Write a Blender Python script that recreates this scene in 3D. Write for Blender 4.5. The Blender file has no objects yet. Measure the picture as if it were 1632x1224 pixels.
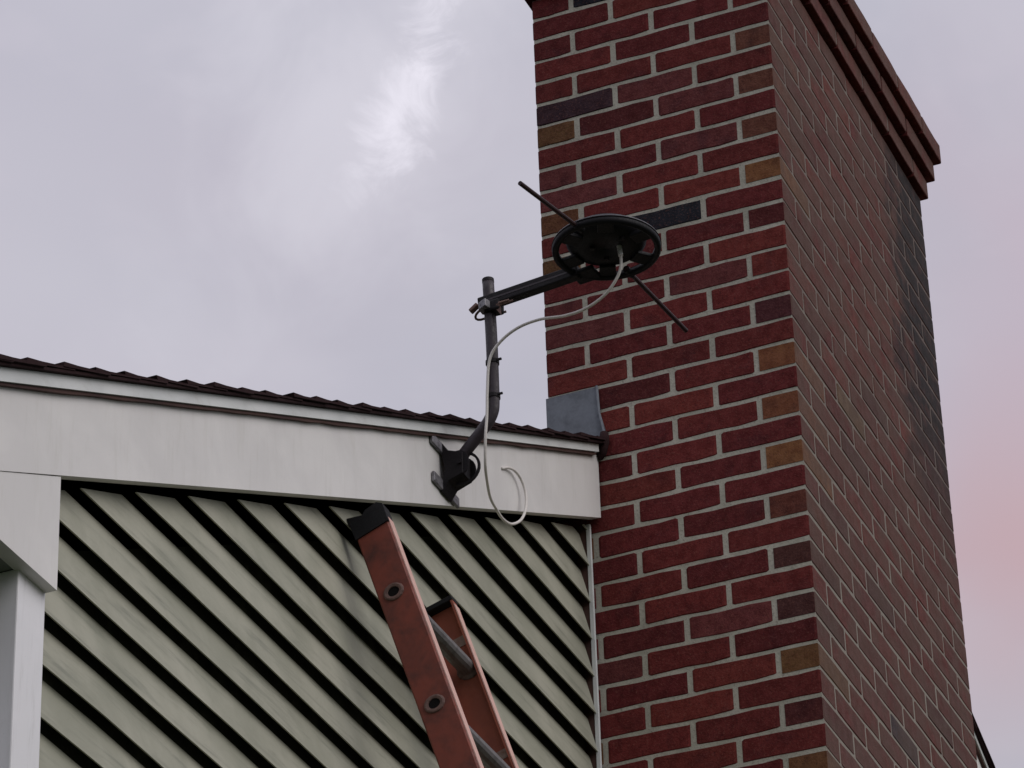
import bpy, bmesh, math, random
from mathutils import Vector, Matrix
random.seed(7)
S = bpy.context.scene
COL = S.collection

# ------------------------------------------------------------------ camera
CAM = Vector((-7.222, -2.203, 1.604))
RT = Vector((0.38815, -0.92114, -0.02989)).normalized()
FW = Vector((0.79160, 0.31694, 0.52236)).normalized()
UP = RT.cross(FW).normalized(); RT = FW.cross(UP).normalized()
cd = bpy.data.cameras.new('camera'); cd.lens = 138.35; cd.sensor_width = 36.0
cd.clip_start = 0.1; cd.clip_end = 2000
cam = bpy.data.objects.new('camera', cd); COL.objects.link(cam)
cam.matrix_world = Matrix(((RT.x, UP.x, -FW.x, CAM.x), (RT.y, UP.y, -FW.y, CAM.y), (RT.z, UP.z, -FW.z, CAM.z), (0, 0, 0, 1)))
S.camera = cam
FPX = 138.35 / 36.0 * 1632
def px(p):
    d = Vector(p) - CAM; k = d.dot(FW)
    return 816 + FPX * d.dot(RT) / k, 612 - FPX * d.dot(UP) / k
def raydir(u, v):
    return (FW * FPX + RT * (u - 816) - UP * (v - 612)).normalized()

# ------------------------------------------------------------------ node helpers
class NT:
    def __init__(s, tree): s.t = tree; s.n = tree.nodes; s.l = tree.links
    def add(s, typ, **kw):
        n = s.n.new(typ)
        for k, v in kw.items(): setattr(n, k, v)
        return n
    def put(s, sock, v):
        if isinstance(v, bpy.types.NodeSocket): s.l.new(v, sock)
        else:
            if isinstance(v, (tuple, list)) and len(v) == 3 and sock.type == 'RGBA': v = (*v, 1)
            sock.default_value = v
    def math(s, op, a, b=0.0, c=0.0, clamp=False):
        n = s.add('ShaderNodeMath', operation=op, use_clamp=clamp)
        s.put(n.inputs[0], a); s.put(n.inputs[1], b); s.put(n.inputs[2], c); return n.outputs[0]
    def vmath(s, op, a, b=None, scale=None):
        n = s.add('ShaderNodeVectorMath', operation=op); s.put(n.inputs[0], a)
        if b is not None: s.put(n.inputs[1], b)
        if scale is not None: s.put(n.inputs['Scale'], scale)
        return n.outputs['Value'] if op in ('DOT_PRODUCT', 'LENGTH') else n.outputs['Vector']
    def noise(s, vec, scale, detail=4, rough=0.55, dist=0.0):
        n = s.add('ShaderNodeTexNoise'); s.put(n.inputs['Vector'], vec)
        n.inputs['Scale'].default_value = scale; n.inputs['Detail'].default_value = detail
        n.inputs['Roughness'].default_value = rough; n.inputs['Distortion'].default_value = dist
        return n.outputs['Fac']
    def mix(s, fac, a, b, blend='MIX'):
        n = s.add('ShaderNodeMix', data_type='RGBA', blend_type=blend, clamp_factor=True)
        s.put(n.inputs[0], fac); s.put(n.inputs[6], a); s.put(n.inputs[7], b); return n.outputs[2]
    def ramp(s, v, lo, hi, a=0.0, b=1.0, smooth=True):
        n = s.add('ShaderNodeMapRange', interpolation_type='SMOOTHSTEP' if smooth else 'LINEAR')
        s.put(n.inputs[0], v); s.put(n.inputs[1], lo); s.put(n.inputs[2], hi); s.put(n.inputs[3], a); s.put(n.inputs[4], b)
        return n.outputs[0]
    def sep(s, v):
        n = s.add('ShaderNodeSeparateXYZ'); s.put(n.inputs[0], v); return n.outputs
    def comb(s, x, y, z):
        n = s.add('ShaderNodeCombineXYZ'); s.put(n.inputs[0], x); s.put(n.inputs[1], y); s.put(n.inputs[2], z); return n.outputs[0]

# ------------------------------------------------------------------ world: overcast dusk sky
SUN_AZ, SUN_EL = math.radians(190), math.radians(36)      # azimuth clockwise from +Y
W = bpy.data.worlds.new('World'); S.world = W; W.use_nodes = True
W.cycles.sampling_method = 'MANUAL'; W.cycles.sample_map_resolution = 256
w = NT(W.node_tree); w.n.clear()
sky = w.add('ShaderNodeTexSky', sky_type='NISHITA', sun_disc=False)
sky.sun_elevation = SUN_EL; sky.sun_rotation = SUN_AZ; sky.air_density = 1.5; sky.dust_density = 3
d = w.vmath('NORMALIZE', w.add('ShaderNodeTexCoord').outputs['Generated'])
dx, dy, dz = w.sep(d)
den = w.math('ADD', w.math('MAXIMUM', dz, 0.0), 0.18)
q = w.comb(w.math('DIVIDE', dx, den), w.math('DIVIDE', dy, den), 0.0)
n_big = w.noise(q, 2.3, 3, 0.5, 0.3)
n_mid = w.noise(w.vmath('ADD', q, (7.3, 2.1, 0)), 7.0, 4, 0.55, 0.4)
n_fine = w.noise(w.vmath('ADD', q, (1.7, 9.4, 0)), 22.0, 3, 0.6, 0.2)
# a luminous break in the cloud sheet, drawn out along one axis
def blob(u, v, ang, su, sv):
    c = raydir(u, v); a = RT * math.cos(ang) + UP * math.sin(ang); b = UP * math.cos(ang) - RT * math.sin(ang)
    off = w.vmath('SUBTRACT', d, tuple(c))
    pu = w.math('DIVIDE', w.vmath('DOT_PRODUCT', off, tuple(a)), su)
    pv = w.math('DIVIDE', w.vmath('DOT_PRODUCT', off, tuple(b)), sv)
    return w.vmath('LENGTH', w.comb(pu, pv, 0.0))
r1 = blob(640, 165, math.radians(67), 0.0260, 0.0085)
r1 = w.math('ADD', r1, w.math('MULTIPLY', w.math('SUBTRACT', w.noise(d, 52.0, 6, 0.62, 0.8), 0.5), 3.8))
puff = w.ramp(r1, 1.35, -0.25)
r2 = blob(560, 150, math.radians(62), 0.055, 0.030)
r2 = w.math('ADD', r2, w.math('MULTIPLY', w.math('SUBTRACT', w.noise(d, 26.0, 4, 0.6, 0.5), 0.5), 2.4))
veil = w.ramp(r2, 1.5, -0.2)
r3 = blob(1640, 890, math.radians(86), 0.030, 0.024)
r3 = w.math('ADD', r3, w.math('MULTIPLY', w.math('SUBTRACT', w.noise(d, 18.0, 2, 0.5, 0.4), 0.5), 1.6))
rose = w.ramp(r3, 2.0, 0.0)
base = w.mix(w.ramp(n_big, 0.35, 0.68), (0.500, 0.490, 0.570), (0.592, 0.580, 0.655))
base = w.mix(w.ramp(n_mid, 0.42, 0.72, 0, 0.45), base, (0.655, 0.645, 0.715))
base = w.mix(w.ramp(n_fine, 0.5, 0.75, 0, 0.25), base, (0.62, 0.59, 0.665))
base = w.mix(w.math('MULTIPLY', w.ramp(w.noise(w.vmath('ADD', q, (3.1, 5.2, 0)), 1.6, 3), 0.5, 0.7), 0.30), base, (0.52, 0.44, 0.52))
r4 = w.math('ADD', blob(1660, 560, math.radians(88), 0.085, 0.040), w.math('MULTIPLY', w.math('SUBTRACT', w.noise(d, 14.0, 2, 0.5, 0.4), 0.5), 1.4))
base = w.mix(w.ramp(r4, 1.7, 0.0, 0, 0.8), base, (0.57, 0.475, 0.555))
base = w.mix(w.math('MULTIPLY', veil, 0.75), base, (0.69, 0.67, 0.745))
base = w.mix(w.math('MULTIPLY', puff, 0.95), base, (0.86, 0.83, 0.92))
base = w.mix(w.math('MULTIPLY', rose, 0.85), base, (0.615, 0.415, 0.445))
cie = w.math('DIVIDE', w.math('ADD', w.math('MULTIPLY', w.math('MAXIMUM', dz, 0.0), 2.0), 1.0), 2.04)   # overcast sky: brighter overhead
cloud = w.vmath('SCALE', base, scale=cie)
nish = w.vmath('SCALE', sky.outputs[0], scale=0.05)
full = w.mix(0.92, nish, cloud)
bg = w.add('ShaderNodeBackground'); w.put(bg.inputs[0], full); bg.inputs[1].default_value = 1.0
w.l.new(bg.outputs[0], w.add('ShaderNodeOutputWorld').inputs[0])

sd = bpy.data.lights.new('sun', 'SUN'); sd.energy = 1.35; sd.angle = math.radians(50); sd.color = (1.0, 0.95, 0.93)
sun = bpy.data.objects.new('sun', sd); COL.objects.link(sun)
sv = Vector((math.sin(SUN_AZ) * math.cos(SUN_EL), math.cos(SUN_AZ) * math.cos(SUN_EL), math.sin(SUN_EL)))
sun.rotation_euler = sv.to_track_quat('Z', 'Y').to_euler(); sun.location = (-6, -8, 12)

S.render.engine = 'CYCLES'
vs = S.view_settings; vs.view_transform = 'Standard'; vs.look = 'None'; vs.exposure = 0.0; vs.gamma = 1.0; vs.use_curve_mapping = False

# ------------------------------------------------------------------ materials
def material(name):
    m = bpy.data.materials.new(name); m.use_nodes = True
    t = NT(m.node_tree); b = t.n['Principled BSDF']
    return m, t, b
def bump(t, b, h, strength, dist=0.002):
    n = t.add('ShaderNodeBump'); n.inputs['Strength'].default_value = strength; n.inputs['Distance'].default_value = dist
    t.put(n.inputs['Height'], h); t.l.new(n.outputs[0], b.inputs['Normal'])
def pos(t): return t.add('ShaderNodeNewGeometry').outputs['Position']

def brick_material(name, use_attr):
    m, t, b = material(name); P = pos(t)
    col = t.add('ShaderNodeAttribute', attribute_name='brick_colour').outputs['Color'] if use_attr else t.add('ShaderNodeObjectInfo').outputs['Color']
    x, y, z = t.sep(P)
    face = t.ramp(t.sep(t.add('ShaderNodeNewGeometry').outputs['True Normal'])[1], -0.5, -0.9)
    n1 = t.noise(P, 38, 5, 0.65); n2 = t.noise(P, 170, 4, 0.7); n3 = t.noise(P, 9, 4, 0.6, 0.5)
    col = t.mix(t.ramp(n1, 0.38, 0.66, 0, 0.75), col, t.mix(1.0, col, (0.62, 0.52, 0.55), 'MULTIPLY'))
    n4 = t.noise(P, 13, 5, 0.6, 0.6)
    col = t.mix(t.ramp(n4, 0.50, 0.72, 0, 0.55), col, t.mix(1.0, col, (0.50, 0.55, 0.75), 'MULTIPLY'))
    col = t.mix(t.ramp(n4, 0.44, 0.26, 0, 0.45), col, t.mix(1.0, col, (1.25, 1.5, 1.25), 'MULTIPLY'))
    col = t.mix(t.ramp(n2, 0.52, 0.70, 0, 0.50), col, (0.17, 0.070, 0.055))
    col = t.mix(t.ramp(n2, 0.46, 0.30, 0, 0.65), col, (0.030, 0.012, 0.013))
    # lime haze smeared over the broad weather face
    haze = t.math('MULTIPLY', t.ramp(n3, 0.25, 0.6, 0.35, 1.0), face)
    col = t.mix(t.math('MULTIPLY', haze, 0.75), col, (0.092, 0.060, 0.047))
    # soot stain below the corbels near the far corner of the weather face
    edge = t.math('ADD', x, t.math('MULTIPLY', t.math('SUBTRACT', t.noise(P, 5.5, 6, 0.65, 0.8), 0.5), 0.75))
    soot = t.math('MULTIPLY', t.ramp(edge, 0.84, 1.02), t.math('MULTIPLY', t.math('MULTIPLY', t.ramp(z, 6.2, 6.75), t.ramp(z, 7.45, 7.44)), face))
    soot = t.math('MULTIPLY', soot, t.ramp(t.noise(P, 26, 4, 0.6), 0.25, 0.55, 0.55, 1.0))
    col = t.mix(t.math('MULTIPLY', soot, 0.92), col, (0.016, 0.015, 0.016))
    t.put(b.inputs['Base Color'], col)
    t.put(b.inputs['Roughness'], t.ramp(n1, 0.3, 0.7, 0.78, 0.95)); b.inputs['Specular IOR Level'].default_value = 0.22
    bump(t, b, t.math('ADD', t.math('MULTIPLY', n1, 0.6), t.math('MULTIPLY', n2, 0.5)), 0.85, 0.004)
    return m
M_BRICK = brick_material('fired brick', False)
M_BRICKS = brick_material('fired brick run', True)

def mortar_material():
    m, t, b = material('lime mortar'); P = pos(t); x, y, z = t.sep(P)
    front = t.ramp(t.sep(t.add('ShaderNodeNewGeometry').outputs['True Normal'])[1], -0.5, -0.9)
    n1 = t.noise(P, 14, 5, 0.6); n2 = t.noise(P, 160, 4, 0.7)
    c = t.mix(t.ramp(n1, 0.3, 0.7), (0.335, 0.330, 0.270), (0.470, 0.455, 0.385))
    c = t.mix(t.ramp(n2, 0.52, 0.70, 0, 0.7), c, (0.20, 0.18, 0.155))
    c = t.mix(t.ramp(t.noise(P, 7, 4, 0.6), 0.5, 0.75, 0, 0.45), c, (0.24, 0.225, 0.19))
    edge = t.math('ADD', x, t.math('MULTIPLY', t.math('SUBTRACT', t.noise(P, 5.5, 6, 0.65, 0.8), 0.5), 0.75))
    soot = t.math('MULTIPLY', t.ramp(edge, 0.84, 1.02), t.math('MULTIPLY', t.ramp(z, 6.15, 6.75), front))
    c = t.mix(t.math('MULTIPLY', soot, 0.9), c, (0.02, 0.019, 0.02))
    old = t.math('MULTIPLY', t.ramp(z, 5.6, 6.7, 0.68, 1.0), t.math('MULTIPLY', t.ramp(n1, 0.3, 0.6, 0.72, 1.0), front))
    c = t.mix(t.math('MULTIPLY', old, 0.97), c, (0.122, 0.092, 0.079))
    t.put(b.inputs['Base Color'], c); b.inputs['Roughness'].default_value = 0.92
    bump(t, b, t.math('ADD', n1, n2), 0.6, 0.003)
    return m
M_MORTAR = mortar_material()

def paint(name, a, c2, streak, rough=0.55, grime=(0.30, 0.29, 0.24), gs=0.35, bs=0.15):
    m, t, b = material(name); P = pos(t); x, y, z = t.sep(P)
    n1 = t.noise(P, 5, 5, 0.6, 0.4)
    st = t.noise(t.comb(t.math('MULTIPLY', x, streak[0]), t.math('MULTIPLY', y, streak[1]), t.math('MULTIPLY', z, streak[2])), 1.0, 6, 0.65, 0.3)
    n2 = t.noise(P, 240, 3, 0.6)
    c = t.mix(t.ramp(n1, 0.3, 0.7), a, c2)
    c = t.mix(t.ramp(st, 0.48, 0.78, 0, gs), c, grime)
    c = t.mix(t.ramp(n2, 0.62, 0.8, 0, 0.25), c, grime)
    t.put(b.inputs['Base Color'], c); b.inputs['Roughness'].default_value = rough
    b.inputs['Specular IOR Level'].default_value = 0.35
    bump(t, b, t.math('ADD', t.math('MULTIPLY', st, 0.8), t.math('MULTIPLY', n2, 0.2)), bs, 0.003)
    return m
M_WHITE = paint('weathered white paint', (0.66, 0.65, 0.635), (0.74, 0.73, 0.71), (45, 20, 6), 0.5, (0.46, 0.45, 0.39), 0.24, 0.04)
M_TRIM = paint('white trim paint', (0.62, 0.65, 0.645), (0.70, 0.72, 0.71), (10, 20, 20), 0.5, (0.34, 0.34, 0.30), 0.35)
M_POST = paint('corner post paint', (0.74, 0.745, 0.76), (0.80, 0.80, 0.82), (50, 30, 6), 0.5, (0.42, 0.42, 0.40), 0.4)
M_SOFFIT = paint('grey soffit paint', (0.20, 0.21, 0.20), (0.24, 0.25, 0.24), (20, 20, 20), 0.6)
M_SIDING = paint('aged siding', (0.280, 0.285, 0.222), (0.376, 0.374, 0.300), (4, 4, 40), 0.65, (0.165, 0.175, 0.138), 0.8, 0.3)
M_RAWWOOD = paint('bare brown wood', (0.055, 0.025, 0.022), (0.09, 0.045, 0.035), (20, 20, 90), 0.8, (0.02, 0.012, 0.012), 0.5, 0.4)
M_SHADE_SHEATH = paint('shadow-dark sheathing', (0.03, 0.03, 0.028), (0.04, 0.04, 0.036), (9, 9, 9), 0.9)  # near-black: paints the shadow bands seen between siding boards
M_GRASS = paint('lawn', (0.022, 0.034, 0.012), (0.036, 0.048, 0.018), (3, 3, 3), 0.95, (0.04, 0.035, 0.02), 0.5, 0.6)

def plain(name, c, rough, metal=0.0, var=0.35, scale=40, spec=0.5, dark=None, bs=0.25):
    m, t, b = material(name); P = pos(t); n = t.noise(P, scale, 5, 0.65, 0.3); n2 = t.noise(P, scale * 6, 3, 0.6)
    dark = dark or tuple(v * 0.45 for v in c)
    cc = t.mix(t.ramp(n, 0.4, 0.75, 0, var * 2), c, dark)
    t.put(b.inputs['Base Color'], cc); b.inputs['Metallic'].default_value = metal
    t.put(b.inputs['Roughness'], t.ramp(n2, 0.3, 0.7, max(rough - 0.1, 0.05), min(rough + 0.12, 1)))
    b.inputs['Specular IOR Level'].default_value = spec
    bump(t, b, t.math('ADD', n, t.math('MULTIPLY', n2, 0.5)), bs, 0.001)
    return m
M_SHINGLE = plain('asphalt shingle', (0.030, 0.015, 0.016), 0.97, 0, 0.3, 60, 0.12, (0.013, 0.007, 0.008), 0.8)
M_FLASH = plain('dull lead flashing', (0.175, 0.195, 0.225), 0.6, 0.2, 0.4, 22, 0.5, (0.095, 0.107, 0.125))
M_BLACK = plain('black painted steel', (0.010, 0.008, 0.010), 0.6, 0, 0.3, 40, 0.25)
M_TUBE = plain('dark mast tube', (0.036, 0.026, 0.033), 0.5, 0.0, 0.4, 30, 0.45)
M_PLASTIC = plain('black antenna plastic', (0.006, 0.006, 0.008), 0.6, 0, 0.2, 50, 0.22)
M_WORN = plain('worn galvanised steel', (0.24, 0.235, 0.25), 0.45, 0.35, 0.5, 90, 0.5, (0.04, 0.036, 0.045))
M_RUST = plain('rusty bolt steel', (0.17, 0.10, 0.085), 0.65, 0.2, 0.4, 120)
M_ROD = plain('dark rod', (0.030, 0.010, 0.012), 0.55, 0, 0.3, 60, 0.3)
M_CABLE = plain('white coax jacket', (0.72, 0.69, 0.65), 0.5, 0, 0.2, 70, 0.4, (0.48, 0.45, 0.42))
M_CONN = plain('bright connector', (0.85, 0.85, 0.85), 0.3, 0.4, 0.1, 60)
M_FIBRE = plain('orange fibreglass', (0.215, 0.055, 0.037), 0.6, 0, 0.5, 14, 0.3, (0.085, 0.035, 0.029), 0.2)
M_FADED = plain('faded fibreglass', (0.330, 0.098, 0.062), 0.6, 0, 0.35, 16, 0.3, (0.22, 0.075, 0.055))
M_FIBREEDGE = plain('pale fibreglass edge', (0.66, 0.42, 0.36), 0.55, 0, 0.25, 60, 0.4, (0.46, 0.26, 0.21))
M_ALU = plain('ladder aluminium', (0.20, 0.19, 0.185), 0.45, 0.5, 0.4, 60, 0.5, (0.10, 0.095, 0.09))
M_FERR = plain('tarnished ferrule', (0.17, 0.105, 0.09), 0.6, 0.1, 0.5, 70, 0.3, (0.08, 0.05, 0.045))
M_LABEL = plain('worn paper label', (0.34, 0.27, 0.235), 0.7, 0, 0.4, 60, 0.3, (0.25, 0.13, 0.10))
M_RUBBER = plain('black rubber cap', (0.012, 0.012, 0.014), 0.75, 0, 0.3, 50, 0.25)
M_BORE_SHADE = plain('painted bore shade', (0.01, 0.009, 0.009), 0.9, 0, 0.2, 50, 0.1)
M_STONE = plain('mortar crown', (0.30, 0.28, 0.26), 0.9, 0, 0.3, 20)

# ------------------------------------------------------------------ object helpers
def link(name, me, mat, parent=None, smooth=False):
    if mat and not me.materials: me.materials.append(mat)
    if smooth:
        for p in me.polygons: p.use_smooth = True
    o = bpy.data.objects.new(name, me); COL.objects.link(o)
    if parent: o.parent = parent; o.matrix_parent_inverse = parent.matrix_world.inverted()
    return o
def empty(name, loc, label, cat, group=None):
    o = bpy.data.objects.new(name, None); COL.objects.link(o); o.location = loc; o.empty_display_size = 0.1
    o.matrix_world = Matrix.Translation(loc)
    tag(o, label, cat, group); return o
def tag(o, label, cat, group=None):
    o['label'] = label; o['category'] = cat
    if group: o['group'] = group
def mesh(name, v, f):
    me = bpy.data.meshes.new(name); me.from_pydata([tuple(p) for p in v], [], f); me.update(); return me
def fix(me):
    bm = bmesh.new(); bm.from_mesh(me); bmesh.ops.recalc_face_normals(bm, faces=bm.faces); bm.to_mesh(me); bm.free(); return me
def prism(name, poly, axis, a, b, bev=0.0):
    """extrude polygon (2-D) along axis 0/1/2 from a to b"""
    n = len(poly)
    def pt(p, s):
        if axis == 0: return (s, p[0], p[1])
        if axis == 1: return (p[0], s, p[1])
        return (p[0], p[1], s)
    v = [pt(p, a) for p in poly] + [pt(p, b) for p in poly]
    f = [tuple(range(n)), tuple(range(2 * n - 1, n - 1, -1))] + [(i, (i + 1) % n, n + (i + 1) % n, n + i) for i in range(n)]
    me = mesh(name, v, f)
    bm = bmesh.new(); bm.from_mesh(me); bmesh.ops.recalc_face_normals(bm, faces=bm.faces)
    if bev: bmesh.ops.bevel(bm, geom=list(bm.edges), offset=bev, segments=2, affect='EDGES', profile=0.5)
    bm.to_mesh(me); bm.free(); return me
def box(name, x0, x1, y0, y1, z0, z1, bev=0.0):
    return prism(name, [(x0, y0), (x1, y0), (x1, y1), (x0, y1)], 2, z0, z1, bev)
def obox(name, o, ax, ay, az, sx, sy, sz, bev=0.0):
    """box centred on o with own axes"""
    v = []
    for i in (-.5, .5):
        for j in (-.5, .5):
            for k in (-.5, .5): v.append(Vector(o) + ax * sx * i + ay * sy * j + az * sz * k)
    me = mesh(name, v, [(0, 1, 3, 2), (4, 6, 7, 5), (0, 4, 5, 1), (2, 3, 7, 6), (0, 2, 6, 4), (1, 5, 7, 3)])
    bm = bmesh.new(); bm.from_mesh(me); bmesh.ops.recalc_face_normals(bm, faces=bm.faces)
    if bev: bmesh.ops.bevel(bm, geom=list(bm.edges), offset=bev, segments=2, affect='EDGES', profile=0.5)
    bm.to_mesh(me); bm.free(); return me
def spline(pts, n=8):
    P = [Vector(p) for p in pts]; P = [P[0] * 2 - P[1]] + P + [P[-1] * 2 - P[-2]]; out = []
    for i in range(1, len(P) - 2):
        a, b, c, e = P[i - 1], P[i], P[i + 1], P[i + 2]
        for k in range(n):
            t = k / n
            out.append(0.5 * ((2 * b) + (c - a) * t + (2 * a - 5 * b + 4 * c - e) * t * t + (3 * b - a - 3 * c + e) * t ** 3))
    out.append(P[-2]); return out
def tube(name, pts, r, seg=12, cap=True, hollow=0.0):
    pts = [Vector(p) for p in pts]; v = []; f = []
    t0 = (pts[1] - pts[0]).normalized(); nrm = t0.orthogonal().normalized()
    for i, p in enumerate(pts):
        t = (pts[min(i + 1, len(pts) - 1)] - pts[max(i - 1, 0)]).normalized()
        nrm = (nrm - t * nrm.dot(t)).normalized(); bn = t.cross(nrm)
        rr = r[i] if isinstance(r, (list, tuple)) else r
        for k in range(seg):
            a = 2 * math.pi * k / seg; v.append(p + (nrm * math.cos(a) + bn * math.sin(a)) * rr)
    for i in range(len(pts) - 1):
        for k in range(seg):
            a = i * seg + k; b = i * seg + (k + 1) % seg; f.append((a, b, b + seg, a + seg))
    if cap: f.append(tuple(range(seg - 1, -1, -1))); f.append(tuple(range(len(v) - seg, len(v))))
    return fix(mesh(name, v, f))
def lathe(name, prof, seg=48):
    """closed profile of (r, z) revolved about local z"""
    n = len(prof); v = []; f = []
    for k in range(seg):
        a = 2 * math.pi * k / seg
        for r, z in prof: v.append((r * math.cos(a), r * math.sin(a), z))
    for k in range(seg):
        for i in range(n):
            a = k * n + i; b = k * n + (i + 1) % n; c = ((k + 1) % seg) * n + (i + 1) % n; e = ((k + 1) % seg) * n + i
            f.append((a, b, c, e))
    return fix(mesh(name, v, f))

# ------------------------------------------------------------------ ground
g = mesh('ground', [(-600, -600, 0), (600, -600, 0), (600, 600, 0), (-600, 600, 0)], [(0, 1, 2, 3)])
go = link('ground', g, M_GRASS); go['kind'] = 'structure'

# ------------------------------------------------------------------ chimney
Z0 = 6.24; CO = 0.06376; BED = 0.0088; HEAD = 0.0128; BD = 0.092
CW, CDEP = 1.243, 0.601
LB = 0.2032; E1 = 0.0085; FB = CW / 6
chim = empty('brick_chimney', (CW / 2, CDEP / 2, 0), 'tall dark red brick chimney with corbelled top against the gable end', 'chimney')
_bm = {}
def brick_mesh(L, H, D, var):
    key = (round(L, 3), round(H, 3), round(D, 3), var)
    if key in _bm: return _bm[key]
    rnd = random.Random(hash(key) & 0xffff); c = 0.0018; v = []; f = []
    st = [-0.5, -0.47, -0.12 + rnd.uniform(-.1, .1), 0.2 + rnd.uniform(-.1, .1), 0.47, 0.5]
    for i, s in enumerate(st):
        j = lambda a: rnd.uniform(-a, a)
        e = 0.0015 if i in (0, 5) else 0.0
        x = s * L + (j(0.0005) if i in (0, 5) else 0)
        lo, hi, fr = -H / 2 + j(0.0018) + e * .6, H / 2 + j(0.0018) - e * .6, j(0.0003) + e
        v += [(x, fr + c, lo), (x, fr, lo + c), (x, fr, hi - c), (x, fr + c, hi), (x, D, hi), (x, D, lo)]
    for i in range(len(st) - 1):
        for k in range(6):
            a = i * 6 + k; b = i * 6 + (k + 1) % 6; f.append((a, a + 6, b + 6, b))
    f.append((0, 1, 2, 3, 4, 5)); n = len(v); f.append((n - 1, n - 2, n - 3, n - 4, n - 5, n - 6))
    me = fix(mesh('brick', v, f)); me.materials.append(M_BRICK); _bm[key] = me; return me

PAL = [((0.152, 0.022, 0.020), 36), ((0.130, 0.017, 0.018), 32), ((0.170, 0.028, 0.022), 12), ((0.148, 0.034, 0.034), 10),
       ((0.105, 0.015, 0.016), 5)]
TAN = (0.215, 0.092, 0.036); BLACK = (0.012, 0.014, 0.022); PLUM = (0.045, 0.020, 0.028); SLATE = (0.045, 0.048, 0.062)
def pick(rnd):
    tot = sum(p[1] for p in PAL); r = rnd.uniform(0, tot)
    for c, wgt in PAL:
        r -= wgt
        if r <= 0: break
    k = rnd.uniform(0.78, 1.0); return tuple(min(1, v * k) for v in c)
def row_cuts(k):
    """left-face joints (y) and front-face joints (x) of course k, running bond"""
    if k % 2 == 0: return [LB - E1, 2 * LB - E1], [BD + 0.006 + FB * i for i in range(6)]
    return [LB / 2 - E1, 1.5 * LB - E1, 2.5 * LB - E1], [FB * i for i in range(1, 6)]
BRN = (0.135, 0.048, 0.030); DRK = (0.075, 0.026, 0.022)
CORNER = {-9: TAN, -1: (0.20, 0.075, 0.033), 1: (0.185, 0.066, 0.030), 3: TAN, 11: (0.155, 0.075, 0.030), 15: (0.155, 0.070, 0.030), -15: BRN, -13: BRN, -11: BRN,
          -3: (0.075, 0.018, 0.022), 5: (0.12, 0.034, 0.022), 7: DRK, 9: (0.070, 0.024, 0.022), 13: (0.085, 0.018, 0.018)}
rows = []      # (face, k, idx, centre(x,y,z), L, rot, offset)
def course(k, off=0.0):
    zc = Z0 - (k + 0.5) * CO; rnd = random.Random(k * 77 + 5); out = []
    yj, xj = row_cuts(k); h = HEAD / 2; hf = 0.0042
    def colour(face, i, corner):
        c = pick(rnd)
        if corner and k in CORNER: c = CORNER[k]
        if face == 'L' and k % 2 and i == 3: c = tuple(v * rnd.uniform(.5, .75) for v in TAN) if rnd.random() < 0.22 else tuple(v * .9 for v in c)
        return c
    # left face (normal -x)
    ys = [-off] + yj + [CDEP + off]
    for i in range(len(ys) - 1):
        a, b = ys[i], ys[i + 1]
        a2 = a + (h if i else 0); b2 = b - (h if i < len(ys) - 2 else 0)
        if k % 2 and i == 0: continue                      # end of a front stretcher
        out.append(['L', k, i, (-off, (a2 + b2) / 2, zc), b2 - a2, -math.pi / 2, BD if i else BD, colour('L', i, i == 0)])
    # front face (normal -y)
    xs = ([-off] + xj + [CW + off]) if k % 2 else ([BD - off + 0.0] + xj + [CW + off])
    if k % 2 == 0: xs = xj + [CW + off]
    for i in range(len(xs) - 1):
        a, b = xs[i], xs[i + 1]
        a2 = a + (0 if (k % 2 and i == 0) else hf); b2 = b - (hf if i < len(xs) - 2 else 0)
        out.append(['F', k, i, ((a2 + b2) / 2, -off, zc), b2 - a2, 0.0, LB / 2 - E1 - h + off if (k % 2 and i == 0) else BD,
                    colour('L', 0, True) if (k % 2 and i == 0) else colour('F', i, False)])
    # far side (normal +x) and back (normal +y): plain running bond
    n = 3
    ys = [BD + .008 + (CDEP + off - BD) / n * i for i in range(n + 1)]
    for i in range(n):
        a, b = ys[i] + h, ys[i + 1] - h
        out.append(['R', k, i, (CW + off, (a + b) / 2, zc), b - a, math.pi / 2, BD, pick(rnd)])
    xs = [BD + .01 + (CW - 2 * BD - .02) / 5 * i for i in range(6)]
    for i in range(5):
        a, b = xs[i] + h, xs[i + 1] - h
        out.append(['B', k, i, ((a + b) / 2, CDEP + off, zc), b - a, math.pi, BD, pick(rnd)])
    return out
ALL = []
for k in range(-22, 98):
    off = {-20: 0.018, -21: 0.036, -22: 0.054}.get(k, 0.0)
    ALL += course(k, off)
# bricks the photograph shows in an exceptional colour
MARKED = ((1062, 342, BLACK, 'L'), (912, 168, PLUM, 'L'), (985, -2, BLACK, 'L'), (1440, 1190, (0.03, 0.03, 0.042), 'F'), (1398, 955, (0.055, 0.012, 0.016), 'F'),
          (1350, 640, (0.15, 0.10, 0.055), 'F'), (1388, 640, (0.055, 0.012, 0.016), 'F'), (1490, 1130, (0.06, 0.012, 0.016), 'F'), (1315, 790, (0.075, 0.014, 0.018), 'F'), (1365, 735, (0.06, 0.013, 0.017), 'F'))
cand = {}
for b in ALL:
    f, k, i = b[0], b[1], b[2]; c = b[3]
    u, v = px(c)
    for (tu, tv, cc, face) in MARKED:
        if face == f: cand.setdefault((tu, tv), []).append((math.hypot(u - tu, v - tv), len(cand), b, cc))
for lst in cand.values():
    m_ = min(lst, key=lambda e: e[0])
    if m_[0] < 40: m_[2][7] = m_[3]
def weight(b):
    u, v = px(b[3])
    if b[0] in 'RB': return 0
    if not (-60 < u < 1700 and -60 < v < 1290): return 0
    return b[4] * (1.0 if b[0] == 'L' else 0.45) * (8.9 / (Vector(b[3]) - CAM).length) ** 2
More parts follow.
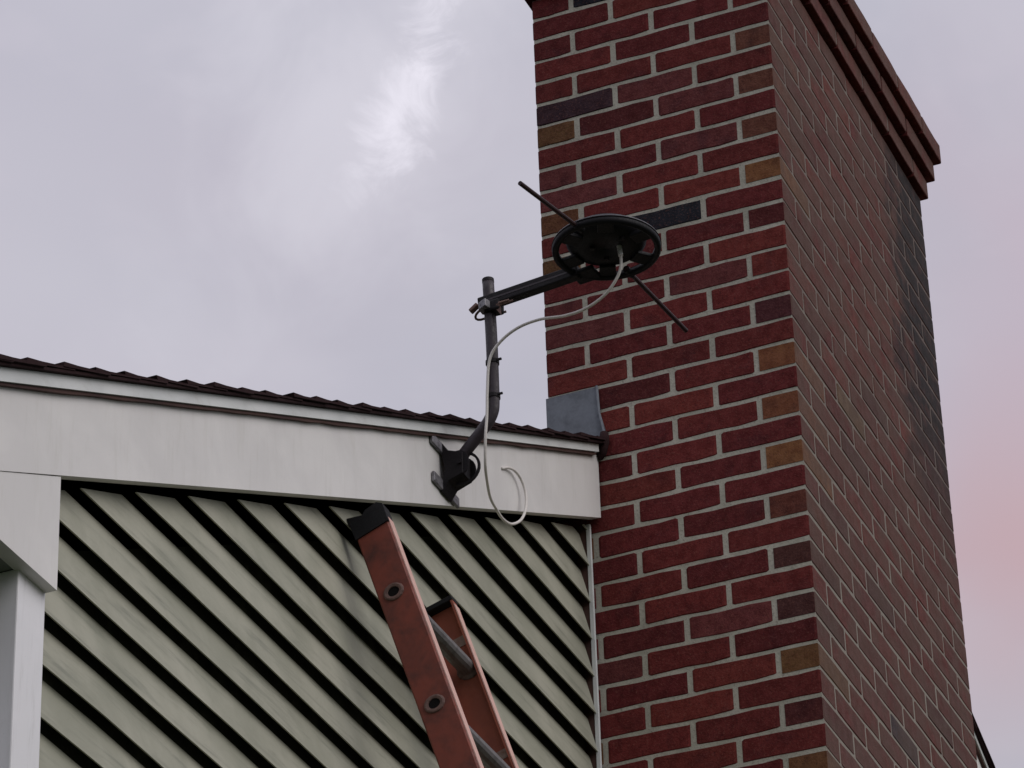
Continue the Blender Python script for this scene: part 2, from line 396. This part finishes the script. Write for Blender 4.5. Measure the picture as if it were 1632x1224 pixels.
ALL.sort(key=lambda b: -weight(b))
single, rest = [b for b in ALL[:300] if weight(b) > 0], []
rest = [b for b in ALL if b not in single] if False else ALL[len(single):]
rj = random.Random(3)
for b in single:
    me = brick_mesh(b[4], CO - BED, b[6], rj.randrange(4))
    o = link('brick', me, None, chim)
    out = Vector((math.sin(b[5]), -math.cos(b[5]), 0))
    o.matrix_parent_inverse = Matrix.Identity(4)
    p = Vector(b[3]) + out * (0.0004 + rj.uniform(-0.0004, 0.0004) * (1 if b[1] > -20 else 2)) - chim.location
    o.location = p; o.rotation_euler = (rj.uniform(-.003, .003), rj.uniform(-.004, .004), b[5] + rj.uniform(-.002, .002))
    o.color = (*b[7], 1)
v, f, cols = [], [], []
for b in rest:
    me = brick_mesh(b[4], CO - BED, b[6], rj.randrange(4)); n = len(v)
    mt = Matrix.Translation(b[3]) @ Matrix.Rotation(b[5], 4, 'Z')
    v += [mt @ x.co for x in me.vertices]
    for p in me.polygons: f.append(tuple(n + i for i in p.vertices)); cols.append((b[7], len(p.vertices)))
me = mesh('brickwork', v, f)
ca = me.color_attributes.new('brick_colour', 'FLOAT_COLOR', 'CORNER'); li = 0
for c, n in cols:
    for _ in range(n): ca.data[li].color = (*c, 1); li += 1
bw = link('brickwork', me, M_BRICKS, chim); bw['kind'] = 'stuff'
R = 0.0013
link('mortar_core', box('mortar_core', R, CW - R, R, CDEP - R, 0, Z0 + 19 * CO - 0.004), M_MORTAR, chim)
for i in range(3):
    o_ = 0.018 * (i + 1) - R - .001
    link('corbel_mortar', box('corbel_mortar', -o_, CW + o_, -o_, CDEP + o_, Z0 + (19 + i) * CO + 0.016, Z0 + (20 + i) * CO - 0.003), M_MORTAR, chim)
zt = Z0 + 22 * CO
me = mesh('crown', [(-.03, -.03, zt - .006), (CW + .03, -.03, zt - .006), (CW + .03, CDEP + .03, zt - .006), (-.03, CDEP + .03, zt - .006),
                    (.2, .18, zt + .07), (CW - .2, .18, zt + .07), (CW - .2, CDEP - .18, zt + .07), (.2, CDEP - .18, zt + .07)],
          [(3, 2, 1, 0), (4, 5, 6, 7), (0, 1, 5, 4), (1, 2, 6, 5), (2, 3, 7, 6), (3, 0, 4, 7)])
link('crown', fix(me), M_STONE, chim)
# lead flashing folded against the left side, above the roof edge
fl = [(0.603, 6.19), (0.603, 6.302), (0.476, 6.302), (0.472, 6.23), (0.462, 6.185), (0.462, 6.165), (0.603, 6.15)]
fo = link('flashing', prism('flashing', fl, 0, -0.0075, -0.0035), M_FLASH, chim)
link('flashing_fold', tube('flashing_fold', [(-.008, .477, 6.303), (-.009, .474, 6.23), (-.012, .463, 6.172)], 0.0035, 8), M_FLASH, fo)
tag_ = fo; fo['label'] = 'dull grey lead sheet folded onto the bricks'

# ------------------------------------------------------------------ house
XL, XR, RIDGE, YB = -2.545, 6.905, 2.18, 8.5
def mir(x): return x if x <= RIDGE else 2 * RIDGE - x
def zfb(x): return 5.962 + 0.4797 * mir(x)      # fascia bottom
def zft(x): return 6.125 + 0.4835 * mir(x)      # fascia top
def ztb(x): return 6.128 + 0.4836 * mir(x)      # trim
def ztt(x): return 6.149 + 0.4816 * mir(x)
def zroof(x): return 6.1585 + 0.4815 * mir(x)
house = empty('house', ((XL + XR) / 2, 4.5, 0), 'gabled house with grey-green lap siding and white rake boards', 'house')
SOF = 4.573; EX = -2.89; EXR = 2 * RIDGE - EX
gw = link('gable_wall', prism('gable_wall', [(XL + .02, 0.0), (XR - .02, 0.0), (XR - .02, 4.62), (RIDGE, zfb(RIDGE) + .08), (XL + .02, 4.62)], 1, 0.5410, YB), M_SHADE_SHEATH, house)
EXPO = 0.0921; ZS = 5.8815 - 0.0425         # drip-edge heights of the siding courses
def siding_profile(z):
    a, b, t_ = 0.5120, 0.5335, z + EXPO - 0.0062  # boards stop short so the near-black wall stands in for lip shadow
    return [(a, z), (b, t_), (b + .0050, t_), (a + .0038, z + .001)]
z = ZS + EXPO * 22; n = 0; rs = random.Random(11)
while z > -EXPO:
    for side in (0, 1):
        if side == 0:
            x0 = max(-2.462, (z - 0.03 - 5.962) / 0.4797); x1 = -0.0140
        else:
            x0 = CW + .012; x1 = min(6.82, 2 * RIDGE - (z - 0.03 - 5.962) / 0.4797)
            if z > 5.962 + .4797 * CW: x0 = max(x0, (z - 0.03 - 5.962) / 0.4797)
        if x1 - x0 < 0.05: continue
        ns = max(1, int((x1 - x0) / 0.22)); v, f = [], []
        for i in range(ns + 1):
            jz, jy = rs.uniform(-.0011, .0011), rs.uniform(-.0010, .0010)
            for py, pz in siding_profile(z): v.append((x0 + (x1 - x0) * i / ns, py + jy, pz + jz))
        for i in range(ns):
            for q_ in range(4): a_ = i * 4 + q_; b_ = i * 4 + (q_ + 1) % 4; f.append((a_, b_, b_ + 4, a_ + 4))
        f += [(3, 2, 1, 0), tuple(range(len(v) - 4, len(v)))]
        me = fix(mesh('siding_board', v, f))
        bm = bmesh.new(); bm.from_mesh(me)
        for sg in (1, -1):                          # cut below the rake boards, so the near-black wall shows as a painted shadow band
            xr = 0.0 if sg == 1 else 2 * RIDGE
            bmesh.ops.bisect_plane(bm, geom=bm.verts[:] + bm.edges[:] + bm.faces[:], plane_co=(xr, 0, 5.962 - .011), plane_no=Vector((-0.4797 * sg, 0, 1)), clear_outer=True)
        bm.to_mesh(me); bm.free()
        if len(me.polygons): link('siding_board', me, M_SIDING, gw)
    z -= EXPO
link('end_trim', box('end_trim', -0.0150, -0.0070, 0.5065, 0.5165, 0, 5.945, 0.001), M_TRIM, house)
link('trim_shade', box('trim_shade', -0.0135, -0.0040, 0.5166, 0.5405, 0, 5.945), M_RAWWOOD, house)  # dark brown strip that paints the shade beside the end trim
link('end_trim', box('end_trim', CW + .004, CW + .012, 0.4985, 0.535, 0, 6.4, 0.001), M_TRIM, house)
# corner posts
link('corner_post', box('corner_post', XL, -2.458, 0.505, 0.62, 0, SOF + .004, 0.0025), M_POST, house)
link('corner_post', box('corner_post', XR - .087, XR, 0.505, 0.62, 0, SOF + .004, 0.0025), M_POST, house)
# side wall courses, joined (face the eave side)
v, f = [], []
zz = 4.55
while zz > 0:
    n0 = len(v)
    for yy in (0.62, YB): v += [(XL + .008, yy, zz - EXPO), (XL + .022, yy, zz + .01), (XL + .026, yy, zz + .01), (XL + .026, yy, zz - EXPO)]
    f += [(n0 + i, n0 + (i + 1) % 4, n0 + 4 + (i + 1) % 4, n0 + 4 + i) for i in range(4)] + [(n0, n0 + 1, n0 + 2, n0 + 3), (n0 + 7, n0 + 6, n0 + 5, n0 + 4)]
    zz -= EXPO
sw = link('side_siding', fix(mesh('side_siding', v, f)), M_SIDING, house); sw['kind'] = 'stuff'

def raker(name, x0, x1, lo, hi, y0, y1, mat, step=0.25, wob=0.0, bev=0.0, parent=None, seed=1):
    r = random.Random(seed); n = max(1, int(abs(x1 - x0) / step)); xs = [x0 + (x1 - x0) * i / n for i in range(n + 1)]
    v, f = [], []
    for i, x in enumerate(xs):
        a, b = lo(x) + r.uniform(-wob, wob), hi(x) + r.uniform(-wob, wob)
        v += [(x, y0, a), (x, y0, b), (x, y1, b), (x, y1, a)]
    for i in range(n):
        for k in range(4):
            a = i * 4 + k; b = i * 4 + (k + 1) % 4; f.append((a, b, b + 4, a + 4))
    f += [(0, 1, 2, 3), tuple(range(len(v) - 1, len(v) - 5, -1))]
    return link(name, fix(mesh(name, v, f)), mat, parent or house)
SEG = [(EX + .012, -0.007), (CW + .008, RIDGE - .0005), (RIDGE + .0005, EXR - .012)]
for i, (a, b) in enumerate(SEG):
    raker('rake_fascia', a, b, zfb, zft, 0.482, 0.504, M_WHITE)
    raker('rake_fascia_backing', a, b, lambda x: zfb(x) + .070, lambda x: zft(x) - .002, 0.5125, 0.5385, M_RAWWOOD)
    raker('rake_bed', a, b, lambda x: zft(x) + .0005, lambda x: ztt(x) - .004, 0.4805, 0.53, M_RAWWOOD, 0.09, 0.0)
    raker('rake_trim', a, b - (.03 if i == 0 else 0), lambda x: ztb(x) + .001, ztt, 0.468, 0.4795, M_TRIM)
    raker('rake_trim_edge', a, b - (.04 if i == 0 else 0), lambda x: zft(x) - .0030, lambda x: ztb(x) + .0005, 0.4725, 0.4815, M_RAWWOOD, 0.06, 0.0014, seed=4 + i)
# eave returns, soffits and eave boards
for s in (0, 1):
    fx = (lambda x: x) if s == 0 else (lambda x: 2 * RIDGE - x)
    poly = [(-2.461, SOF), (-2.461, zfb(-2.461) - .0022), (EX, SOF + .0035), (EX, SOF)]
    link('eave_return', prism('eave_return', [(fx(a), b) for a, b in poly], 1, 0.4835, 0.5115), M_WHITE, house)
    xa, xb = sorted((fx(EX + .02), fx(XL - .001)))
    link('eave_soffit', box('eave_soffit', xa, xb, 0.512, YB, SOF + .004, SOF + .016), M_SOFFIT, house)
    xa, xb = sorted((fx(EX), fx(EX + .02)))
    link('eave_fascia', box('eave_fascia', xa, xb, 0.512, YB, SOF - .004, zroof(EX) - .012), M_WHITE, house)
# roof: deck sheet plus shingles along the rake edge
rf = None
v = [(EX - .03, .46, zroof(EX - .03) - .0035), (RIDGE, .46, zroof(RIDGE) - .0035), (EXR + .03, .46, zroof(EX - .03) - .0035)]
vv = []
for y in (0.4575, YB + .2):
    for p in v: vv.append((p[0], y, p[2]))
    for p in v: vv.append((p[0], y, p[2] - .0055))
me = mesh('roof', vv, [(0, 1, 7, 6), (1, 2, 8, 7), (3, 9, 10, 4), (4, 10, 11, 5), (0, 3, 4, 1), (1, 4, 5, 2), (6, 7, 10, 9), (7, 8, 11, 10), (0, 6, 9, 3), (2, 5, 11, 8)])
roof = link('roof', fix(me), M_SHINGLE, house)
rs = random.Random(23); ang = math.atan(0.4815); ca_, sa_ = math.cos(ang), math.sin(ang)
def shingle_mesh(var):
    r = random.Random(var * 13 + 1); v, f = [], []; N = 5
    # local x up-slope, y along the eave, z off the roof
    for j in range(N):
        y = 0.95 * j / (N - 1); e = (r.uniform(0, .004) if j == 0 else 0)
        lift = 0.0095 + r.uniform(-.002, .0035)
        v += [(-.004 + r.uniform(-.003, .003), y + e, lift - .0065), (-.002 + r.uniform(-.003, .003), y + e, lift + .0015), (.045, y + e * .6, .0085 + r.uniform(-.001, .001)),
              (.16, y + e * .3, .0035), (.16, y, 0.0)]
    for j in range(N - 1):
        for k in range(5):
            a = j * 5 + k; b = j * 5 + (k + 1) % 5; f.append((a, b, b + 5, a + 5))
    f += [(4, 3, 2, 1, 0), tuple(range(len(v) - 5, len(v)))]
    me = fix(mesh('shingle', v, f)); me.materials.append(M_SHINGLE); return me
SH = [shingle_mesh(i) for i in range(7)]
def lay(x, right):
    o = link('shingle', SH[rs.randrange(7)], None, roof); o.matrix_parent_inverse = Matrix.Identity(4)
    zz = zroof(x) - .0050
    o.location = Vector((x, 0.450 + rs.uniform(0, .006), zz))
    o.rotation_euler = (0, (-ang if not right else math.pi + ang) if False else -ang, 0)
    if right:
        o.scale = (-1, 1, 1); o.rotation_euler = (0, ang, 0)
    o.rotation_euler.y += rs.uniform(-.012, .012)
x = EX - .03
while x < -0.02:
    lay(x, False); x += 0.105 + rs.uniform(-.008, .008)
x = CW + .03
while x < RIDGE - .1: lay(x, False); x += 0.105
x = EXR + .03
while x > RIDGE + .1: lay(x, True); x -= 0.105 + rs.uniform(-.006, .006)
link('ridge_cap', prism('ridge_cap', [(RIDGE - .14, zroof(RIDGE) - .066), (RIDGE, zroof(RIDGE) + .008), (RIDGE + .14, zroof(RIDGE) - .066), (RIDGE, zroof(RIDGE) - .004)], 1, .452, YB + .2), M_SHINGLE, roof)
# tar at the joint of roof and chimney
tarp = []
link('roof_tar', tube('roof_tar', [(-.012, .462, 6.172), (-.014, .463, 6.150), (-.012, .470, 6.122), (-.010, .476, 6.108)], [.010, .013, .011, .006], 8), M_SHINGLE, roof, True)

# ------------------------------------------------------------------ antenna on its mast
XM = -0.905
mast = empty('antenna_mast', (XM, 0.48, 5.60), 'dark bent steel mast bracketed to the white rake board', 'mast')
# foot: hat-section bracket with an upper and a lower flange
def flange(zc, x0, x1, tilt):
    c = Vector(((x0 + x1) / 2, 0.477, zc)); ax = Vector((math.cos(tilt), 0, math.sin(tilt))); az = Vector((-math.sin(tilt), 0, math.cos(tilt)))
    return obox('flange', c, ax, Vector((0, 1, 0)), az, x1 - x0, 0.007, 0.023, 0.002)
link('flange', flange(5.562, -0.970, -0.844, 0.0), M_WORN, mast)
link('flange', flange(5.648, -0.976, -0.850, 0.0), M_WORN, mast)
hat = [(0.4805, 5.548), (0.4765, 5.546), (0.462, 5.568), (0.430, 5.580), (0.430, 5.628), (0.462, 5.640), (0.4765, 5.663), (0.4805, 5.660), (0.470, 5.60)]
foot = link('foot_bracket', prism('foot_bracket', hat, 0, -0.928, -0.880, 0.0015), M_BLACK, mast)
def arc_plate(x, cy, cz, r0, r1, a0, a1, th, n=16):
    v, f = [], []
    for i in range(n + 1):
        a = a0 + (a1 - a0) * i / n
        for r in (r0, r1):
            for xx in (x, x + th): v.append((xx, cy + r * math.cos(a), cz + r * math.sin(a)))
    for i in range(n):
        b = i * 4; f += [(b, b + 4, b + 6, b + 2), (b + 1, b + 3, b + 7, b + 5), (b, b + 1, b + 5, b + 4), (b + 2, b + 6, b + 7, b + 3)]
    f += [(0, 2, 3, 1), (len(v) - 4, len(v) - 3, len(v) - 1, len(v) - 2)]
    return fix(mesh('slotted_cheek', v, f))
link('slotted_cheek', arc_plate(-0.906, 0.440, 5.603, 0.0335, 0.0385, math.radians(88), math.radians(292), 0.005), M_BLACK, mast)
for xx in (-0.924, -0.888):
    rim_ = [(0.442 + 0.024 * math.cos(a), 5.606 + 0.030 * math.sin(a)) for a in [math.radians(80 + i * 20) for i in range(11)]]
    link('cheek_plate', prism('cheek_plate', [(0.47, 5.640)] + rim_ + [(0.47, 5.568)], 0, xx, xx + .004), M_BLACK, mast)
link('pivot_bolt', tube('pivot_bolt', [(-.934, .436, 5.604), (-.868, .436, 5.604)], 0.005, 8), M_BLACK, mast)
path = [(XM, .452, 5.618), (XM, .425, 5.648), (XM, .396, 5.679), (XM, .381, 5.697), (XM, .371, 5.716), (XM, .3675, 5.738), (XM, .3672, 5.80), (XM, .3680, 5.90), (XM, .3715, 6.036)]
link('mast_tube', tube('mast_tube', spline(path, 6), 0.0122, 20), M_TUBE, mast, True)
link('tube_cap', tube('tube_cap', [(XM, .3713, 6.030), (XM, .3716, 6.0375)], 0.0126, 20), M_BLACK, mast)
for zz in (5.834, 5.752):
    link('cable_tie', tube('cable_tie', [(XM, .3675, zz - .004), (XM, .3675, zz + .004)], 0.0142, 18), M_BLACK, mast)
    link('tie_tail', obox('tie_tail', (XM - .006, .351, zz + .001), Vector((1, 0, 0)), Vector((0, 1, 0)), Vector((0, 0, 1)), .004, .012, .004), M_BLACK, mast)

DC = Vector((-0.972, 0.083, 5.992)); DR = 0.111
ant = empty('disc_antenna', DC, 'black round disc antenna with two thin rods in front of the chimney', 'antenna')
def put(name, me, mat, par=ant, smooth=False, loc=None):
    o = link(name, me, mat, None, smooth); o.parent = par; o.matrix_parent_inverse = Matrix.Identity(4)
    if loc is not None: o.location = loc
    return o
DZ = -0.004
rim = put('rim', lathe('rim', [(DR - .014, -.005), (DR - .008, -.009), (DR - .001, -.006), (DR, .0), (DR - .001, .006), (DR - .006, .009), (DR - .013, .006)]), M_PLASTIC, smooth=True)
put('rim_top', lathe('rim_top', [(DR - .010, .0095), (DR - .006, .012), (DR - .001, .010), (DR + .0006, .006), (DR - .004, .0085)]), plain('rim highlight grey', (0.09, 0.085, 0.10), 0.45, 0, .4, 60), rim, True)  # lighter grey ring: a highlight put into the colour of the rim edge
hub = put('housing', lathe('housing', [(.0005, .000), (.050, .000), (.070, .004), (.081, .014), (.083, .024), (.075, .036), (.050, .043), (.0005, .045)]), M_PLASTIC, smooth=True)
for i in range(6):
    a = 2 * math.pi * i / 6 + 0.35
    er = Vector((math.cos(a), math.sin(a), 0)); et = Vector((-math.sin(a), math.cos(a), 0))
    put('spoke', obox('spoke', er * 0.085 + Vector((0, 0, .001)), er, et, Vector((0, 0, 1)), 0.045, 0.034, 0.009, 0.002), M_PLASTIC)
for k, (aa, rr) in enumerate(((2.2, .03), (0.4, .034), (4.2, .05))):
    put('screw_boss', lathe('screw_boss', [(.0005, -.006), (.005, -.006), (.0065, .001), (.0005, .001)], 12), M_BLACK, hub, loc=(rr * math.cos(aa), rr * math.sin(aa), 0))
for e_ in (Vector((-.292, .068, 0)), Vector((.361, -.036, 0))):
    rd = e_.normalized()
    put('rod', tube('rod', [rd * 0.085, e_], 0.0048, 10), M_ROD)
    put('rod_socket', tube('rod_socket', [rd * 0.086, rd * .113], 0.0075, 10), M_PLASTIC)
# arm from the mast clamp to the rim
a0 = Vector((XM, .392, 5.979)); a1 = Vector((XM - .012, .165, 5.992)); ad = (a1 - a0).normalized(); az = Vector((1, 0, 0)).cross(ad); az = -az if az.z < 0 else az; axx = ad.cross(az)
arm = put('arm', obox('arm', (a0 + a1) / 2 - DC, ad, axx, az, (a1 - a0).length, 0.022, 0.028, 0.003), M_BLACK)
put('arm_seam', obox('arm_seam', (a0 + a1) / 2 - DC - axx * .0105 * (1 if axx.x > 0 else -1), ad, axx, az, (a1 - a0).length * .8, 0.002, 0.004), M_TUBE, arm)
put('arm_pad', obox('arm_pad', Vector((-.905, .155, 5.989)) - DC, ad, axx, az, .05, .045, .010, .003), M_PLASTIC, arm)
cl = Vector((XM, .3700, 5.962))
clamp = put('mast_clamp', obox('mast_clamp', cl + Vector((-.004, -.012, 0)) - DC, Vector((1, 0, 0)), Vector((0, 1, 0)), Vector((0, 0, 1)), .030, .034, .026, .004), M_BLACK)
put('saddle', prism('saddle', [(-.022, -.004), (-.010, .016), (.010, .016), (.026, -.002), (.018, -.016), (.002, -.012)], 2, -.008, .010, .0015), M_WORN, clamp, loc=cl + Vector((-.012, .0, 0)) - DC)
ub = [Vector((XM + .004 * 0, .3700, 5.962)) + Vector((0.018 * math.cos(a), 0.032 + 0.0 * math.cos(a), 0.0)) * 0 for a in (0,)]
ubp = [cl + Vector((-.016, -.05, .002))] + [cl + Vector((-.016, .008, .0))] + [cl + Vector((-.016 * math.cos(t), .012 + .019 * math.sin(t), -.004 - .008 * math.sin(t))) for t in [i * math.pi / 8 for i in range(9)]] + [cl + Vector((.016, .0, -.004)), cl + Vector((.016, -.03, -.002))]
put('u_bolt', tube('u_bolt', [p - DC for p in ubp], 0.0026, 8), M_RUST, clamp, True)
put('clamp_lug', obox('clamp_lug', cl + Vector((-.010, .030, .007)) - DC, Vector((1, 0, 0)), Vector((0, .8, -.6)).normalized(), Vector((0, .6, .8)).normalized(), .014, .022, .008, .002), M_RUST, clamp)
put('bolt', tube('bolt', [cl + Vector((-.014, -.022, -.004)) - DC, cl + Vector((-.014, -.058, .0)) - DC], 0.0021, 8), M_RUST, clamp)
put('nut', tube('nut', [cl + Vector((-.014, -.022, -.004)) - DC, cl + Vector((-.014, -.029, -.0035)) - DC], 0.006, 6), M_RUST, clamp)
put('wing', prism('wing', [(-.018, -.008), (-.030, -.006), (-.031, -.028)], 0, -.002, .002), M_RUST, clamp, loc=cl + Vector((-.014, 0, 0)) - DC)
put('connector', tube('connector', [Vector((-.970, .057, 5.995)) - DC, Vector((-.970, .054, 5.968)) - DC], 0.0052, 10), M_CONN)

cab = [(-.970, .054, 5.969), (-.9695, .055, 5.945), (-.965, .066, 5.922), (-.955, .096, 5.897), (-.945, .141, 5.882), (-.935, .193, 5.883), (-.930, .250, 5.8925), (-.925, .301, 5.889), (-.923, .342, 5.867),
       (-.922, .3665, 5.832), (-.921, .374, 5.764), (-.920, .377, 5.706), (-.918, .383, 5.648), (-.895, .394, 5.603), (-.848, .410, 5.590), (-.800, .424, 5.585), (-.753, .432, 5.587), (-.700, .440, 5.592),
       (-.628, .450, 5.618), (-.557, .457, 5.665), (-.514, .462, 5.714), (-.498, .466, 5.757), (-.506, .470, 5.787), (-.533, .473, 5.799), (-.567, .476, 5.792), (-.594, .4815, 5.777)]
co = link('coax_cable', tube('coax_cable', spline(cab, 7), 0.0031, 10), M_CABLE, None, True)
tag(co, 'white coax cable drooping from the black disc antenna, looping at the rake board', 'cable')

# ------------------------------------------------------------------ ladder
LEAN = 0.31; n_ = math.hypot(1, LEAN)
du = Vector((0, -LEAN, -1)) / n_          # down the rail
dv = Vector((0, 1, -LEAN)) / n_           # across the rail, towards the wall
X1, X2 = -1.300, -0.942
T1 = Vector((X1, .4405, 5.312)); T2 = Vector((X2, .4475, 5.2865)); RW = 0.070
LEN1 = T1.z * n_ - .0; LEN2 = T2.z * n_
lad = empty('extension_ladder', ((X1 + X2) / 2, T1.y - LEAN * T1.z, 0), 'orange fibreglass ladder leaning on the siding under the rake board', 'ladder')
def rail(T, L, sgn):
    """channel: web at T.x, flanges towards sgn*x"""
    prof = [(0, 0), (0, RW), (.026, RW), (.026, RW - .0045), (.0055, RW - .0055), (.0055, .0055), (.026, .0045), (.026, 0)]
    # slightly rounded outer corners
    prof = [(.003, 0), (0, .003), (0, RW - .003), (.003, RW), (.026, RW), (.026, RW - .0045), (.0055, RW - .0055), (.0055, .0055), (.026, .0045), (.026, 0)]
    v = []
    for s in (0.012, L):
        for a, b in prof: v.append(T + Vector((sgn * a, 0, 0)) + dv * b + du * s)
    n = len(prof); f = [tuple(range(n)), tuple(range(2 * n - 1, n - 1, -1))] + [(i, (i + 1) % n, n + (i + 1) % n, n + i) for i in range(n)]
    return fix(mesh('rail', v, f))
def flange_edge(T, L, sgn):
    c = T + du * ((L + .02) / 2) + Vector((sgn * .0150, 0, 0)) - dv * .0012
    return obox('flange_face', c, Vector((1, 0, 0)), dv, du, .0235, .0020, L - .03)
for T, L, sg in ((T1, LEN1, 1), (T2, LEN2, -1)):
    r = link('rail', rail(T, L, sg), M_FIBRE if sg == 1 else M_FADED, lad)
    link('flange_face', flange_edge(T, L, sg), M_FIBREEDGE, r)
# end caps
def cap_mesh(T, sgn, hgt, lo, wide, slant):
    pr = [(-wide, lo), (RW + wide, lo + .006), (RW + wide + .003, -.012 + slant * .5), (RW * .62, -hgt * .25), (RW * .5, -hgt), (RW * .12, -hgt - .004), (-wide, -hgt * .55)]
    v = []
    for a in (-.0035, .029):
        for b, s in pr: v.append(T + Vector((sgn * a, 0, 0)) + dv * b + du * s)
    n = len(pr); f = [tuple(range(n)), tuple(range(2 * n - 1, n - 1, -1))] + [(i, (i + 1) % n, n + (i + 1) % n, n + i) for i in range(n)]
    return fix(mesh('end_cap', v, f))
link('end_cap', cap_mesh(T1, 1, .010, .036, .0015, 0.0), M_RUBBER, lad)
link('end_cap', obox('end_cap', T2 + du * .008 + dv * (RW / 2) + Vector((-.012, 0, 0)), Vector((1, 0, 0)), dv, du, .032, RW + .003, .011, .002), M_RUBBER, lad)
# rungs: D-section tubes swaged through both webs, a black disc paints the shade inside the near end
H1 = Vector((X1, .4205, 5.123)); GAP = 0.2635
hexr = [(0.0175, -1.0), (0.0205, 0.0)]
def ring_pts(c, r, seg=14, flat=0.86):
    out = []
    for k in range(seg):
        a = 2 * math.pi * k / seg; out.append(c + dv * (r * math.cos(a)) + du * (r * flat * math.sin(a)))
    return out
def rung(c0):
    objs = []
    w_ = Vector((1, 0, 0)); Lr = X2 - X1
    def shell(name, stations, seg=14):
        v, f = [], []
        for off, r in stations: v += ring_pts(c0 + w_ * off, r, seg)
        for i in range(len(stations) - 1):
            for k in range(seg):
                a = i * seg + k; b = i * seg + (k + 1) % seg; f.append((a, b, b + seg, a + seg))
        return mesh(name, v, f)
    tube_ = fix(shell('rung', [(.004, .0125), (.018, .0175), (Lr - .018, .0175), (Lr - .006, .0175)]))
    link('rung', tube_, M_ALU, lad)
    o = lad.children[-1] if False else None
    link('rung_ferrule', fix(shell('rung_ferrule', [(.0, .0215), (-.003, .0205), (-.0040, .0175), (-.0030, .0125), (-.0005, .0115)])), M_FERR, lad)
    link('rung_ferrule', fix(shell('rung_ferrule', [(Lr - .026, .0178), (Lr - .016, .0195), (Lr - .009, .0245), (Lr - .0065, .0250)])), M_ALU, lad)
    link('bore_shade', fix(shell('bore_shade', [(-.0012, .0130), (-.0008, .0002)])), M_BORE_SHADE, lad)  # black disc over the solid web, painted as the shade of the bore
    # serrated tread strip on the upper side of the rung
    link('tread', obox('tread', c0 + w_ * (Lr / 2) - du * .0158 - dv * .002, w_, dv, du, Lr - .05, .016, .003, .0008), M_ALU, lad)
k = 0
while True:
    c = H1 + du * (GAP * k)
    if c.z < 0.25: break
    rung(c); k += 1
def label(s, l, b0, b1):
    c = T2 + du * s + dv * ((b0 + b1) / 2) - Vector((.0068, 0, 0))
    link('label', obox('label', c, Vector((1, 0, 0)), dv, du, .0006, b1 - b0, l), M_LABEL, lad)
label(.098, .022, .008, .056); label(.372, .020, .008, .046)
for T, L, sg in ((T1, LEN1, 1), (T2, LEN2, -1)):
    c = T + du * (L - .04) + dv * (RW / 2) + Vector((sg * .013, 0, 0))
    link('foot_pad', obox('foot_pad', c, Vector((1, 0, 0)), Vector((0, 1, 0)), Vector((0, 0, 1)), .06, .11, .05, .006), M_RUBBER, lad)
